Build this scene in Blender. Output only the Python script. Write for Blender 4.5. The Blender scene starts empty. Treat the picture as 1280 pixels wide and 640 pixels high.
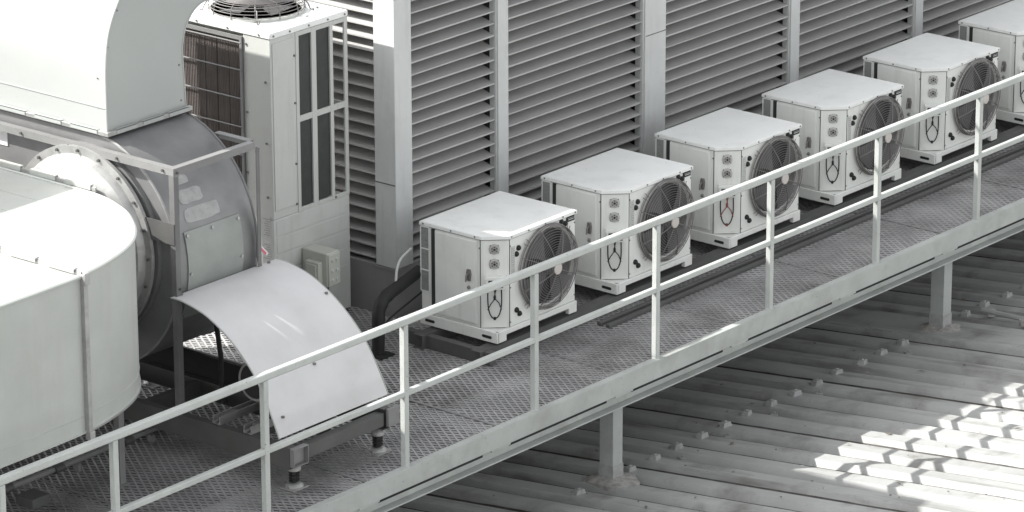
import bpy, bmesh, math, random
from mathutils import Vector, Matrix
random.seed(7)
S = bpy.context.scene
COL = S.collection
R = math.radians
sin, cos, pi = math.sin, math.cos, math.pi

# ------------------------------------------------------------------ materials
def mat(name, col, rough=.5, metal=0., var=.12, scale=3., dirt=0., dirtcol=(.10, .095, .085), dscale=6.,
        streak=None, bump=.0, bscale=40., spec=.5, spots=0.):
    m = bpy.data.materials.new(name); m.use_nodes = True
    nt = m.node_tree; N = nt.nodes; L = nt.links
    b = N['Principled BSDF']
    b.inputs['Metallic'].default_value = metal
    b.inputs['Specular IOR Level'].default_value = spec
    tc = N.new('ShaderNodeTexCoord'); oi = N.new('ShaderNodeObjectInfo')
    mul = N.new('ShaderNodeVectorMath'); mul.operation = 'SCALE'; mul.inputs['Scale'].default_value = 37.
    cmb = N.new('ShaderNodeCombineXYZ')
    for k in range(3): L.new(oi.outputs['Random'], cmb.inputs[k])
    L.new(cmb.outputs[0], mul.inputs[0])
    add = N.new('ShaderNodeVectorMath'); add.operation = 'ADD'
    L.new(tc.outputs['Object'], add.inputs[0]); L.new(mul.outputs[0], add.inputs[1])
    def noise(sc, det=5., vec=None, rough_=.6):
        n = N.new('ShaderNodeTexNoise'); n.inputs['Scale'].default_value = sc
        n.inputs['Detail'].default_value = det; n.inputs['Roughness'].default_value = rough_
        L.new(vec or add.outputs[0], n.inputs['Vector']); return n.outputs['Fac']
    def ramp(f, a, c):
        r = N.new('ShaderNodeMapRange'); r.inputs['From Min'].default_value = a; r.inputs['From Max'].default_value = c
        L.new(f, r.inputs['Value']); return r.outputs[0]
    def mix(f, a, c):
        x = N.new('ShaderNodeMix'); x.data_type = 'RGBA'
        if isinstance(f, float): x.inputs[0].default_value = f
        else: L.new(f, x.inputs[0])
        for i, v in ((6, a), (7, c)):
            if isinstance(v, tuple): x.inputs[i].default_value = (*v, 1)
            else: L.new(v, x.inputs[i])
        return x.outputs[2]
    def mathn(op, a, c):
        x = N.new('ShaderNodeMath'); x.operation = op
        for i, v in ((0, a), (1, c)):
            if isinstance(v, float): x.inputs[i].default_value = v
            else: L.new(v, x.inputs[i])
        return x.outputs[0]
    lo = tuple(c*(1-var) for c in col); hi = tuple(min(1, c*(1+var*.6)) for c in col)
    c = mix(ramp(noise(scale), .3, .7), lo, hi)
    if dirt > 0:
        c = mix(mathn('MULTIPLY', ramp(noise(dscale, 8.), .52, .78), dirt), c, dirtcol)
    if streak:                                   # rain streaks running down
        mp = N.new('ShaderNodeMapping'); mp.inputs['Scale'].default_value = streak
        L.new(add.outputs[0], mp.inputs['Vector'])
        c = mix(mathn('MULTIPLY', ramp(noise(1., 4., mp.outputs[0]), .54, .80), max(dirt, .15)), c, dirtcol)
    if spots > 0:
        c = mix(mathn('MULTIPLY', ramp(noise(55., 2.), .70, .76), spots), c, (.05, .045, .04))
    L.new(c, b.inputs['Base Color'])
    rr = N.new('ShaderNodeMapRange'); rr.inputs['To Min'].default_value = rough*.8; rr.inputs['To Max'].default_value = min(1, rough*1.2)
    L.new(noise(scale*2.3), rr.inputs['Value']); L.new(rr.outputs[0], b.inputs['Roughness'])
    if bump > 0:
        bp = N.new('ShaderNodeBump'); bp.inputs['Strength'].default_value = bump; bp.inputs['Distance'].default_value = .01
        L.new(noise(bscale, 4.), bp.inputs['Height']); L.new(bp.outputs[0], b.inputs['Normal'])
    return m
M = {}
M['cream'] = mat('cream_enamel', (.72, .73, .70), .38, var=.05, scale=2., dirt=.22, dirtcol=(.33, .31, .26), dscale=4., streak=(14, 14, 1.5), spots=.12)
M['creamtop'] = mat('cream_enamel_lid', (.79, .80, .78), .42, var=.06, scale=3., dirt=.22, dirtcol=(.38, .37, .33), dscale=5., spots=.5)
M['duct'] = mat('painted_duct_sheet', (.43, .445, .42), .45, var=.12, scale=1.6, dirt=.42, dirtcol=(.36, .35, .31), dscale=2.5, streak=(7, 7, .8), bump=.10, bscale=2.2, spots=.2)
M['hood'] = mat('hood_sheet', (.37, .385, .37), .45, var=.05, scale=1.2, dirt=.12, dirtcol=(.42, .41, .38), dscale=2.5, bump=.10, bscale=1.8, spots=.15)
M['cover'] = mat('cover_sheet', (.57, .565, .565), .5, var=.08, scale=2.5, dirt=.3, dirtcol=(.40, .39, .37), dscale=3., spots=.15, bump=.05, bscale=3.)
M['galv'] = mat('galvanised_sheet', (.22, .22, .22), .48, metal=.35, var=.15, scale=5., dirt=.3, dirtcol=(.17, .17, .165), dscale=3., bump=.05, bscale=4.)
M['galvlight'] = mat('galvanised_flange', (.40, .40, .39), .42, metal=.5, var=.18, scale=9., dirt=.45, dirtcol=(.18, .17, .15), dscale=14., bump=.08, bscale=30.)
M['plate'] = mat('access_plate', (.27, .285, .27), .5, metal=.2, var=.12, scale=5., dirt=.3, dirtcol=(.22, .23, .2), dscale=8.)
M['patch'] = mat('worn_patch', (.34, .34, .335), .6, var=.2, scale=20., dirt=.5, dirtcol=(.3, .3, .29), dscale=30.)
M['frame'] = mat('frame_paint', (.20, .20, .197), .5, var=.12, scale=5., dirt=.5, dirtcol=(.17, .165, .15), dscale=12.)
M['rail'] = mat('rail_paint', (.44, .46, .44), .45, var=.14, scale=5., dirt=.6, dirtcol=(.30, .29, .26), dscale=10., spots=.7, bump=.05, bscale=60.)
M['fascia'] = mat('fascia_paint', (.39, .41, .39), .5, var=.15, scale=3., dirt=.7, dirtcol=(.27, .265, .24), dscale=5., spots=.8)
M['louvre'] = mat('louvre_paint', (.42, .415, .405), .5, var=.10, scale=4., dirt=.35, dirtcol=(.25, .24, .23), dscale=8., streak=(3, 3, 12))
M['wall'] = mat('wall_sheet', (.26, .26, .255), .6, var=.12, scale=2.5, dirt=.45, dirtcol=(.24, .235, .22), dscale=4., streak=(6, 6, .7), bump=.06, bscale=10.)
M['pil'] = mat('pilaster_paint', (.54, .55, .54), .5, var=.09, scale=2.5, dirt=.35, dirtcol=(.28, .28, .26), dscale=5., streak=(12, 12, 1.2))
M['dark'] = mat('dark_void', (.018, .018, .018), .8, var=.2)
M['grate'] = mat('expanded_steel', (.33, .325, .325), .55, metal=.25, var=.35, scale=2.2, dirt=.75, dirtcol=(.07, .065, .06), dscale=1.4)
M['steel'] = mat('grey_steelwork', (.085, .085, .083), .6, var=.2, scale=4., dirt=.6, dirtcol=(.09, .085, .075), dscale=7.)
M['roof'] = mat('roof_sheet', (.33, .335, .325), .55, var=.18, scale=1.3, dirt=.9, dirtcol=(.10, .095, .085), dscale=2.6, streak=(9, .7, 2), spots=.75, bump=.05, bscale=12.)
M['rooft'] = mat('roof_mastic', (.34, .33, .31), .8, var=.35, scale=25., dirt=.8, dirtcol=(.13, .12, .11), dscale=18., bump=.6, bscale=50.)
M['black'] = mat('black_rubber', (.010, .010, .010), .65, var=.2)
M['coil'] = mat('dusty_coil_fins', (.15, .128, .118), .7, var=.25, scale=8., dirt=.4, dirtcol=(.16, .145, .135), dscale=25., streak=(1, 30, 2))
M['pane'] = mat('dark_mesh_pane', (.035, .038, .036), .6, var=.2, scale=12.)
M['guard'] = mat('fan_guard_wire', (.20, .19, .185), .45, metal=.3, var=.2)
M['blade'] = mat('fan_blade_plastic', (.09, .088, .087), .5, var=.2, scale=10., dirt=.4, dscale=20.)
M['shroud'] = mat('fan_shroud', (.03, .03, .03), .6, var=.2)
M['hub'] = mat('hub_badge', (.52, .48, .45), .5, var=.08)
M['gauge'] = mat('gauge_face', (.30, .295, .28), .3, var=.1)
M['gring'] = mat('gauge_bezel', (.50, .50, .48), .35, metal=.5, var=.1)
M['label'] = mat('faded_label', (.50, .505, .49), .6, var=.1, scale=60., dirt=.5, dirtcol=(.3, .3, .3), dscale=70.)
M['ventm'] = mat('vent_mesh', (.26, .27, .26), .6, var=.3, scale=80.)
M['red'] = mat('tag_red', (.55, .12, .17), .5)
M['white'] = mat('tag_white', (.72, .7, .7), .5)
M['box'] = mat('junction_box_plastic', (.46, .475, .42), .45, var=.06, dirt=.25, dirtcol=(.3, .3, .26))
M['leaf'] = mat('dry_leaf', (.16, .14, .11), .8, var=.4, scale=30.)
M['post'] = mat('dark_frame_paint', (.14, .14, .138), .5, var=.15, scale=5., dirt=.4)
M['unit2'] = mat('rooftop_unit_enamel', (.50, .51, .485), .42, var=.06, scale=2., dirt=.35, dirtcol=(.33, .32, .29), dscale=4., streak=(12, 12, 1.2), spots=.3)
M['redwire'] = mat('red_wire', (.22, .05, .045), .5)
M['footshade'] = mat('lap_and_rib_shade', (.075, .07, .063), .85, var=.5, scale=9.)
M['underdeck'] = mat('underdeck_dark', (.045, .045, .043), .9, var=.4, scale=6.)
M['bolt'] = mat('bolt_zinc', (.20, .20, .19), .5, metal=.5, var=.2)
M['rub'] = M['black']

# ------------------------------------------------------------------ mesh builder
ROOT = {}
class MB:
    def __init__(s): s.v = []; s.f = []; s.m = []; s.g = []
    def add(s, vs, fs, mi=0):
        o = len(s.v); s.g.append((o, len(s.f))); s.v += [tuple(v) for v in vs]
        for f in fs: s.f.append([o+i for i in f]); s.m.append(mi)
        return s
    def box(s, x0, x1, y0, y1, z0, z1, mi=0):
        v = [(x, y, z) for x in (x0, x1) for y in (y0, y1) for z in (z0, z1)]
        return s.add(v, [(0, 1, 3, 2), (4, 6, 7, 5), (0, 4, 5, 1), (2, 3, 7, 6), (0, 2, 6, 4), (1, 5, 7, 3)], mi)
    def prism(s, poly, axis, a, b, mi=0):
        """poly: 2-D points in the plane normal to axis (x: (y,z), y: (x,z), z: (x,y))"""
        def P(p, t):
            return (t, p[0], p[1]) if axis == 'x' else (p[0], t, p[1]) if axis == 'y' else (p[0], p[1], t)
        n = len(poly); v = [P(p, a) for p in poly]+[P(p, b) for p in poly]
        f = [(i, (i+1) % n, n+(i+1) % n, n+i) for i in range(n)]+[tuple(range(n))[::-1], tuple(range(n, 2*n))]
        return s.add(v, f, mi)
    def tube(s, pts, r, n=8, closed=False, mi=0, caps=True):
        P = [Vector(p) for p in pts]; k = len(P); vs = []; fs = []
        up = None
        for i in range(k):
            if closed: t = P[(i+1) % k]-P[i-1]
            else: t = P[min(i+1, k-1)]-P[max(i-1, 0)]
            t.normalize()
            if up is None:
                up = Vector((0, 0, 1)) if abs(t.z) < .9 else Vector((1, 0, 0))
            a = (up-t*up.dot(t)).normalized(); up = a; b = t.cross(a)
            rr = r[i] if isinstance(r, (list, tuple)) else r
            for j in range(n):
                an = 2*pi*j/n; vs.append(P[i]+(a*cos(an)+b*sin(an))*rr)
        for i in range(k if closed else k-1):
            i2 = (i+1) % k
            for j in range(n):
                j2 = (j+1) % n; fs.append((i*n+j, i*n+j2, i2*n+j2, i2*n+j))
        if not closed and caps: fs += [tuple(range(n))[::-1], tuple((k-1)*n+j for j in range(n))]
        return s.add(vs, fs, mi)
    def lathe(s, prof, c, axis, n=40, mi=0, closed=False):
        """prof: (radius, height along axis)"""
        vs = []; fs = []; k = len(prof)
        for r, h in prof:
            for j in range(n):
                a = 2*pi*j/n; u, w = r*cos(a), r*sin(a)
                q = (h, u, w) if axis == 'x' else (u, h, w) if axis == 'y' else (u, w, h)
                vs.append((c[0]+q[0], c[1]+q[1], c[2]+q[2]))
        for i in range(k-1 if not closed else k):
            i2 = (i+1) % k
            for j in range(n):
                j2 = (j+1) % n; fs.append((i*n+j, i*n+j2, i2*n+j2, i2*n+j))
        if not closed:
            if prof[0][0] > 1e-6: fs.append(tuple(range(n))[::-1])
            if prof[-1][0] > 1e-6: fs.append(tuple((k-1)*n+j for j in range(n)))
        return s.add(vs, fs, mi)
    def cyl(s, p0, p1, r, n=12, mi=0): return s.tube([p0, p1], r, n, mi=mi)
    def sheet(s, path, axis, a, b, th, mi=0):
        """thick curved sheet: 2-D open path extruded along axis; th towards the left normal"""
        out = []
        for i, p in enumerate(path):
            q0 = path[max(i-1, 0)]; q1 = path[min(i+1, len(path)-1)]
            dx, dy = q1[0]-q0[0], q1[1]-q0[1]; l = math.hypot(dx, dy) or 1
            out.append((p[0]-dy/l*th, p[1]+dx/l*th))
        n = len(path)
        def P(p, t): return (t, p[0], p[1]) if axis == 'x' else (p[0], t, p[1]) if axis == 'y' else (p[0], p[1], t)
        v = [P(p, a) for p in path]+[P(p, b) for p in path]+[P(p, a) for p in out]+[P(p, b) for p in out]
        f = []
        for i in range(n-1):
            f += [(i, i+1, n+i+1, n+i), (2*n+i, 3*n+i, 3*n+i+1, 2*n+i+1), (i, 2*n+i, 2*n+i+1, i+1), (n+i, n+i+1, 3*n+i+1, 3*n+i)]
        f += [(0, n, 3*n, 2*n), (n-1, 3*n-1, 4*n-1, 2*n-1)]
        return s.add(v, f, mi)
    def each(s, name, mats, parent=None, **kw):
        g = s.g+[(len(s.v), len(s.f))]; out = []
        for (v0, f0), (v1, f1) in zip(g[:-1], g[1:]):
            q = MB(); q.v = s.v[v0:v1]; q.f = [[i-v0 for i in f] for f in s.f[f0:f1]]; q.m = s.m[f0:f1]
            out.append(q.build(name, mats, parent, **kw))
        return out
    def build(s, name, mats, parent=None, bevel=0, smooth=True, fix=True):
        me = bpy.data.meshes.new(name)
        off = ROOT.get(parent.name, Vector()) if parent else Vector()
        me.from_pydata([(v[0]-off.x, v[1]-off.y, v[2]-off.z) for v in s.v], [], s.f)
        ms = mats if isinstance(mats, (list, tuple)) else [mats]
        for m in ms: me.materials.append(M[m] if isinstance(m, str) else m)
        for p, mi in zip(me.polygons, s.m): p.material_index = mi
        if fix:
            bm = bmesh.new(); bm.from_mesh(me)
            bmesh.ops.recalc_face_normals(bm, faces=bm.faces)
            if smooth:
                for f in bm.faces: f.smooth = True
                for e in bm.edges:
                    if len(e.link_faces) != 2 or e.calc_face_angle(0) > R(32): e.smooth = False
            bm.to_mesh(me); bm.free()
        me.update()
        o = bpy.data.objects.new(name, me); COL.objects.link(o)
        if parent: o.parent = parent; ROOT[o.name] = off
        if bevel:
            b = o.modifiers.new('bevel', 'BEVEL'); b.width = bevel; b.segments = 2; b.limit_method = 'ANGLE'; b.angle_limit = R(40)
        return o
def tag(o, label=None, cat=None, group=None, kind=None):
    if label: o['label'] = label
    if cat: o['category'] = cat
    if group: o['group'] = group
    if kind: o['kind'] = kind
    return o
def thing(name, loc, label, cat, group=None):
    o = bpy.data.objects.new(name, None); COL.objects.link(o); o.location = loc; o.empty_display_size = .1
    ROOT[o.name] = Vector(loc); return tag(o, label, cat, group)
def copy_tree(o, parent=None):
    c = o.copy(); COL.objects.link(c)
    if parent: c.parent = parent
    for ch in list(o.children): copy_tree(ch, c)
    return c

# ------------------------------------------------------------------ setting: corrugated roof
PIT = .2885; ZC, ZV = -.905, -.967; SL = .107
def rz(y): return SL*(.15-y) if y > -8 else SL*8.15+SL*(y+8)
LAP = []
def roof_sheet():
    mb = MB(); xs = []
    x = 4.926-.06-PIT*70; k = 0
    while x < 34:
        dz = 0.004 if k % 4 == 0 else random.uniform(-.003, .003)
        xs += [(x, ZC+dz), (x+.13, ZC+dz), (x+.155, ZV), (x+.25, ZV)]
        LAP.append((x+.25, k % 4 == 3))
        x += PIT; k += 1
    ys = [-22, -8, -4, -3, -2, -1.2, -.4, .4, 1.3, 2.3, 4, 12]
    v = [(a, y, z+rz(y)) for y in ys for a, z in xs]; n = len(xs)
    f = [(j*n+i, j*n+i+1, (j+1)*n+i+1, (j+1)*n+i) for j in range(len(ys)-1) for i in range(n-1)]
    mb.add(v, f)
    o = mb.build('corrugated_roof', 'roof')
    return tag(o, kind='structure')
roof_sheet()
# contact shade painted as dark strips at the rib feet, wider at open laps
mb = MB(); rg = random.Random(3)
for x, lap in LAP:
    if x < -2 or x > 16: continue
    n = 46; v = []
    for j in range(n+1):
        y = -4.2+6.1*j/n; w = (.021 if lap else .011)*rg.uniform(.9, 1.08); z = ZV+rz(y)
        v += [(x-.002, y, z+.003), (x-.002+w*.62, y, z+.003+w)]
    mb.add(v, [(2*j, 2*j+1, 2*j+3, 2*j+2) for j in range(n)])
tag(mb.build('roof_lap_and_rib_shade', 'footshade', fix=False), kind='structure')
# wide flat flashing strip let into the roof by the far support
mb = MB()
mb.prism([(7.78, ZC+.003), (7.79, ZC+.012), (8.20, ZC+.012), (8.21, ZC+.003)], 'y', -7.9, 4)
mb.v = [(a, b, c+rz(b)) for a, b, c in mb.v]
tag(mb.build('roof_flashing', 'roof'), kind='structure')
# ground far below and beyond, so that nothing floats from other viewpoints
mb = MB(); mb.add([(-300, -300, -9), (300, -300, -9), (300, 300, -9), (-300, 300, -9)], [(0, 1, 2, 3)])
tag(mb.build('ground', 'steel'), kind='structure')

# roof clips (fasteners) two rows
def clip_mesh():
    mb = MB()
    mb.prism([(-.045, -.006), (-.040, .008), (-.032, .034), (.030, .036), (.040, .010), (.046, -.006)], 'y', -.032, .026)
    mb.box(-.024, .024, .026, .058, -.002, .014)
    mb.lathe([(.012, .034), (.012, .044), (0, .046)], (0, -.005, 0), 'z', 6)
    return mb
clip0 = None
def put_clip(x, y, z, rot, label, group):
    global clip0
    if clip0 is None:
        clip0 = clip_mesh().build('roof_clip', 'roof', bevel=.003); o = clip0
    else:
        o = clip0.copy(); COL.objects.link(o)
    o.location = (x, y, z+rz(y)); o.rotation_euler = (math.atan(-SL), 0, rot)
    tag(o, label, 'roof clip', group)
for k in range(-5, 16):
    x = 4.926+.005+PIT*k
    if 7.75 < x < 8.25: continue
    put_clip(x, .24+random.uniform(-.02, .02), ZC, random.uniform(-.25, .25),
             'small metal clip on a rib crest of the corrugated roof beside the walkway', 'clips on the rib crests')
for k in range(-2, 8):
    x = 4.926+.28+PIT*2*k-.07
    if 7.75 < x < 8.25: continue
    put_clip(x, .13+random.uniform(-.02, .02), ZV, random.uniform(-.7, .7),
             'tilted metal clip down in a trough of the corrugated roof', 'clips in the troughs')
# bits of debris on the roof: fallen leaves
mb = MB()
for k in range(190):
    x = random.uniform(3, 9); y = random.uniform(-2.6, .9); i = math.floor((x-(4.926-.06))/PIT); fx = (x-(4.926-.06))-i*PIT
    z = ZC+.008 if fx < .13 else ZV+.006 if fx > .165 else None
    if z is None: continue
    a = random.uniform(0, pi); l = random.choice((.008, .012, .016, .03))*random.uniform(.7, 1.4); w = l*random.uniform(.2, .5); c, s_ = cos(a), sin(a)
    h = random.uniform(.003, .012)
    pts = [(-l, 0, .001), (0, -w, h), (l, 0, .001), (0, w, h)]
    z += rz(y)+.002
    v = [(x+p[0]*c-p[1]*s_, y+p[0]*s_+p[1]*c, z+p[2]) for p in pts]+[(x, y, z)]
    mb.add(v, [(0, 1, 2, 3), (0, 4, 1), (1, 4, 2), (2, 4, 3), (3, 4, 0)])
tag(mb.build('leaf_litter', 'leaf', fix=False), 'scattered dry leaf bits and grit on the corrugated roof', 'leaf litter', kind='stuff')
t = thing('pipe_clamp', (8.36, -.1, ZC+.03), 'grey clamp bar lying on the flat roof strip beside the far walkway leg', 'clamp')
mb = MB(); mb.tube([(8.42, .10, ZC+.06), (8.30, -.42, ZC+.12)], .022, 8); mb.build('bar', 'roof', t)
mb = MB(); mb.lathe([(.035, 0), (.035, .05), (0, .055)], (8.42, .02, ZC+.03), 'z', 8); mb.lathe([(.04, 0), (.04, .05), (0, .055)], (8.31, -.36, ZC+.065), 'z', 8)
mb.each('bolt', 'rooft', t)

# ------------------------------------------------------------------ building with louvred walls
B = thing('louvred_building', (3.57, 2.0, -.95), 'grey building with horizontal louvre walls behind the condensing units', 'building')
X0, YW, HT = 3.57, 2.0, 2.42
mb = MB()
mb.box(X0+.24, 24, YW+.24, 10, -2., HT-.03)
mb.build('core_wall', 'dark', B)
mb = MB()
mb.box(X0+.006, 24, YW+.006, YW+.159, -1.3, .37); mb.box(X0+.24, 24, YW+.159, YW+.239, -1.3, .37)
mb.box(X0+.007, X0+.239, YW+.16, 10, -2., .36)
mb.box(X0-.004, X0+.05, YW-.004, YW+.21, .348, .360)   # joint trim
mb.build('plinth_wall', 'wall', B)
mb = MB(); mb.box(X0-.002, 24, YW-.002, 10, HT-.029, HT); mb.build('parapet_coping', 'pil', B, bevel=.006)
pil = [(X0, 3.757), (6.494, 6.755), (11.95, 12.2), (17.2, 17.45)]
mul = [(4.735, 4.854), (8.405, 8.525), (10.177, 10.284), (13.8, 13.92), (15.5, 15.62)]
for i, (a, b) in enumerate(pil):
    mb = MB()
    if i == 0:
        mb.box(a, b, YW, YW+.20, .364, HT-.03)
    else: mb.box(a, b, YW, YW+.10, .372, HT-.03)
    mb.box(b, b+.012, YW+.012, YW+.05, .38, HT-.034)
    if i: mb.box(a-.012, a, YW+.012, YW+.05, .38, HT-.034)
    o = mb.build('pilaster', 'pil', B, bevel=.005)
mb = MB(); mb.box(3.5655, X0, YW+.004, YW+.196, 1.0, 1.006); mb.box(6.5, 6.75, YW-.003, YW, 1.48, 1.485)
mb.each('joint_seam', 'steel', B)
for a, b in mul:
    mb = MB(); mb.box(a, b, YW+.004, YW+.09, .38, HT-.032); mb.box(a-.006, b+.006, YW+.02, YW+.05, .38, HT-.034)
    mb.build('mullion', 'pil', B, bevel=.004)
def slat(y0):      # (offset inwards, height)
    t = .0035
    return [(y0, 0), (y0, .011), (y0+.05, .020), (y0+.175, .053), (y0+.175, .053-t), (y0+.052, .016), (y0+.004, .009), (y0+.004, 0)]
def louvre(a, b, along):
    mb = MB(); z = .392
    while z < HT-.07:
        p = [(q[0], z+q[1]) for q in slat(.0)]
        sag = [random.uniform(-.0018, .0018) for _ in range(2)]
        if along == 'x':
            mb.prism([(YW+.03+q[0], q[1]) for q in p], 'x', a, b)
        else:
            mb.prism([(X0+.03+q[0], q[1]) for q in p], 'y', a, b)
        z += .0923
    n = len(mb.v)
    mb.v = [(v[0]+random.uniform(-.0008, .0008), v[1]+random.uniform(-.0008, .0008), v[2]+random.uniform(-.0022, .0022)) for v in mb.v]
    mb.build('louvre_panel', 'louvre', B)
edges = sorted(pil+mul)
for (a, b), (c, d) in zip(edges[:-1], edges[1:]):
    louvre(b+.013, c-.013, 'x')
for a, b in ((YW+.215, 4.0), (4.12, 6.0)): louvre(a, b, 'y')
mb = MB(); mb.box(X0+.004, X0+.10, 4.0, 4.12, .38, HT-.032); mb.build('mullion', 'pil', B)
mb = MB(); mb.box(-7, 1.7, 1.15, 10, -2., -.24); mb.box(1.7, 3.50, 2.0, 10, -2., -.24); mb.build('underdeck_dark_block', 'underdeck', B)  # dark block added under the deck to darken the view through the mesh
# guard rail on the edge of the building's roof
G = thing('roof_edge_rail', (6, 2.05, HT), 'pipe guard rail along the edge of the louvred building roof', 'guard rail')
mb = MB(); mb.tube([(3.7, 2.06, HT+.85), (24, 2.06, HT+.85)], .019, 8); mb.build('top_rail', 'rail', G)
mb = MB(); mb.tube([(3.7, 2.06, HT+.43), (24, 2.06, HT+.43)], .015, 8); mb.build('mid_rail', 'rail', G)
for k in range(12):
    x = 4.3+k*1.8
    mb = MB(); mb.cyl((x, 2.06, HT), (x, 2.06, HT+.84), .014, 8); mb.build('post', 'rail', G)

# ------------------------------------------------------------------ walkway
W = thing('walkway', (4.0, 0, -.95), 'raised steel walkway with mesh deck and pale edge channel above the corrugated roof', 'walkway')
def grating():
    v = []; f = []
    SX = .029; SY = .042; AMP = .0098
    def strand(x, y0, y1, ph):
        n = int((y1-y0)/SY); base = len(v)
        for j in range(n+1):
            sgn = 1 if (j+ph) % 2 else -1
            cx = x+sgn*AMP+random.uniform(-.0008, .0008); y = y0+j*SY
            tw = .003*sgn
            v.append((cx-.0048, y, -.008)); v.append((cx-.0044, y, -.002+tw*.5)); v.append((cx+.0048, y, .002)); v.append((cx+.0048, y, -.003))
        for j in range(n):
            a = base+4*j; b = a+4
            for q in range(4):
                r = (q+1) % 4; f.append((a+q, a+r, b+r, b+q))
    k = 0; x = -4.5
    while x < 16:
        y1 = 5.2 if x < 3.55 else 1.99
        strand(x, .012, y1, k % 2); k += 1; x += SX
    me = bpy.data.meshes.new('grating'); off = ROOT[W.name]
    me.from_pydata([(a-off.x, b-off.y, c-off.z) for a, b, c in v], [], f); me.materials.append(M['grate'])
    o = bpy.data.objects.new('mesh_deck', me); COL.objects.link(o); o.parent = W
    return o
grating()
XA, XB = -4.6, 16
mb = MB(); mb.box(XA, XB, -.045, -.033, -.132, .006); mb.box(XA, XB, -.033, .012, -.004, .0062); mb.build('edge_channel', 'fascia', W, bevel=.002)
mb = MB(); mb.box(XA, XB, .018, .026, -.226, -.145); mb.box(XA, XB, -.046, .026, -.236, -.227); mb.box(XA, XB, .0, .026, -.1445, -.1325)
mb.build('lower_beam', 'fascia', W, bevel=.002)
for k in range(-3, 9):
    mb = MB(); mb.box(2.45+k*1.355, 3.52+k*1.355, .009, .0175, -.181, -.148); mb.build('gap_shade', 'dark', W)  # dark strip standing in for the shade below the edge channel
mb = MB()
for k in range(-3, 9):      # small packing plates along the seam
    mb.box(2.2+k*1.355, 2.40+k*1.355, -.043, -.001, -.1445, -.1325)
mb.each('packing_strip', 'fascia', W)
for k in range(-4, 11):
    x = 2.22+k*1.34; y1 = 5.2 if x < 3.4 else 1.98
    mb = MB(); mb.box(x-.085, x+.085, .0, y1, -.022, -.016); mb.box(x-.004, x+.004, .0, y1, -.13, -.022); mb.build('joist', 'fascia', W)
for y, w in ((.50, .07), (.83, .06), (1.45, .06), (1.9, .04)):
    mb = MB(); mb.box(XA, XB, y-w, y+w, -.034, -.026); mb.box(XA, XB, y-.004, y+.004, -.16, -.034); mb.build('stringer', 'fascia' if y == .50 else 'steel', W)
for k in range(-4, 11):          # butt joints between the mesh panels
    x = 2.22+k*1.34+.10; mb = MB(); mb.box(x-.011, x+.011, .014, 1.98, .0025, .0055); mb.build('panel_strip', 'frame', W)
for y, w in ((2.9, .05), (3.9, .05)):
    mb = MB(); mb.box(XA, 3.5, y-w, y+w, -.042, -.034); mb.build('stringer', 'steel', W)
for x in (-4.50, -.335, 3.83, 7.995, 12.16):
    mb = MB(); mb.box(x-.055, x+.055, .15, .275, ZC-.06, -.237, 0)
    o = mb.build('leg', 'fascia', W, bevel=.004)
    mb = MB(); mb.box(x-.059, x+.059, .146, .279, ZC-.05, ZC+.13); mb.build('collar', 'patch', o)
    mb = MB()
    n = 20
    for rr, z0 in ((.17, ZC+.012), ):
        ring = [(x+rr*cos(2*pi*j/n)*random.uniform(.75, 1.25), .20+rr*1.15*sin(2*pi*j/n)*random.uniform(.75, 1.25), ZC+.006) for j in range(n)]
        ring2 = [(x+.07*cos(2*pi*j/n)*random.uniform(.9, 1.1), .21+.09*sin(2*pi*j/n), ZC+.035+random.uniform(-.006, .006)) for j in range(n)]
        ringb = [(a, b, ZV-.02) for a, b, c in ring]
        ring = [(a, b, c+rz(b)) for a, b, c in ring]
        v = ringb+ring+ring2+[(x, .21, ZC+.04)]
        f = [(j, (j+1) % n, n+(j+1) % n, n+j) for j in range(n)]+[(n+j, n+(j+1) % n, 2*n+(j+1) % n, 2*n+j) for j in range(n)]+[(2*n+j, 2*n+(j+1) % n, 3*n) for j in range(n)]
        mb.add(v, f)
    mb.build('mastic_seal', 'rooft', o)

# guard rail
H = thing('guard_rail', (4.0, 0, 0), 'pale grey guard rail with mid rail along the whole walkway edge', 'guard rail')
mb = MB(); mb.box(XA, XB, -.026, .026, 1.0, 1.05); mb.build('top_rail', 'rail', H, bevel=.010)
mb = MB(); mb.box(XA, XB, -.020, .020, .50, .54); mb.build('mid_rail', 'rail', H, bevel=.007)
for k in [-3]+list(range(-1, 12))+[-1.72]:
    x = 1.35515*k
    if k == -1.72: x = -2.31
    mb = MB()
    mb.box(x-.022, x+.022, -.021, .021, .007, .499); mb.box(x-.022, x+.022, -.021, .021, .541, .999)
    mb.box(x-.021, x+.021, -.0225, .0225, .497, .543)
    o = mb.build('post', 'rail', H, bevel=.004)
    mb = MB(); mb.lathe([(.030, .0065), (.026, .012), (.0, .012)], (x, 0, 0), 'z', 10); mb.build('weld', 'rail', o)

# runners below the condensing units
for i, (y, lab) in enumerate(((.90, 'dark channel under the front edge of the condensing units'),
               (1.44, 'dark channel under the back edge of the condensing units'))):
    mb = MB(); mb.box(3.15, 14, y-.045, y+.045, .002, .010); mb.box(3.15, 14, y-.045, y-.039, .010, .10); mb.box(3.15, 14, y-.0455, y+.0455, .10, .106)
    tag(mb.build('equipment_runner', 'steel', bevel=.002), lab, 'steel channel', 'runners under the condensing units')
for j, y in enumerate((.66, .74)):
    mb = MB(); mb.box(4.35, 15, y-.018, y+.018, .002, .030)
    tag(mb.build('cable_conduit', 'steel', bevel=.004), ('thin dark conduit on the deck, the one farther from the condensing units', 'thin dark conduit on the deck, the one nearer the condensing units')[j], 'conduit')

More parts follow.
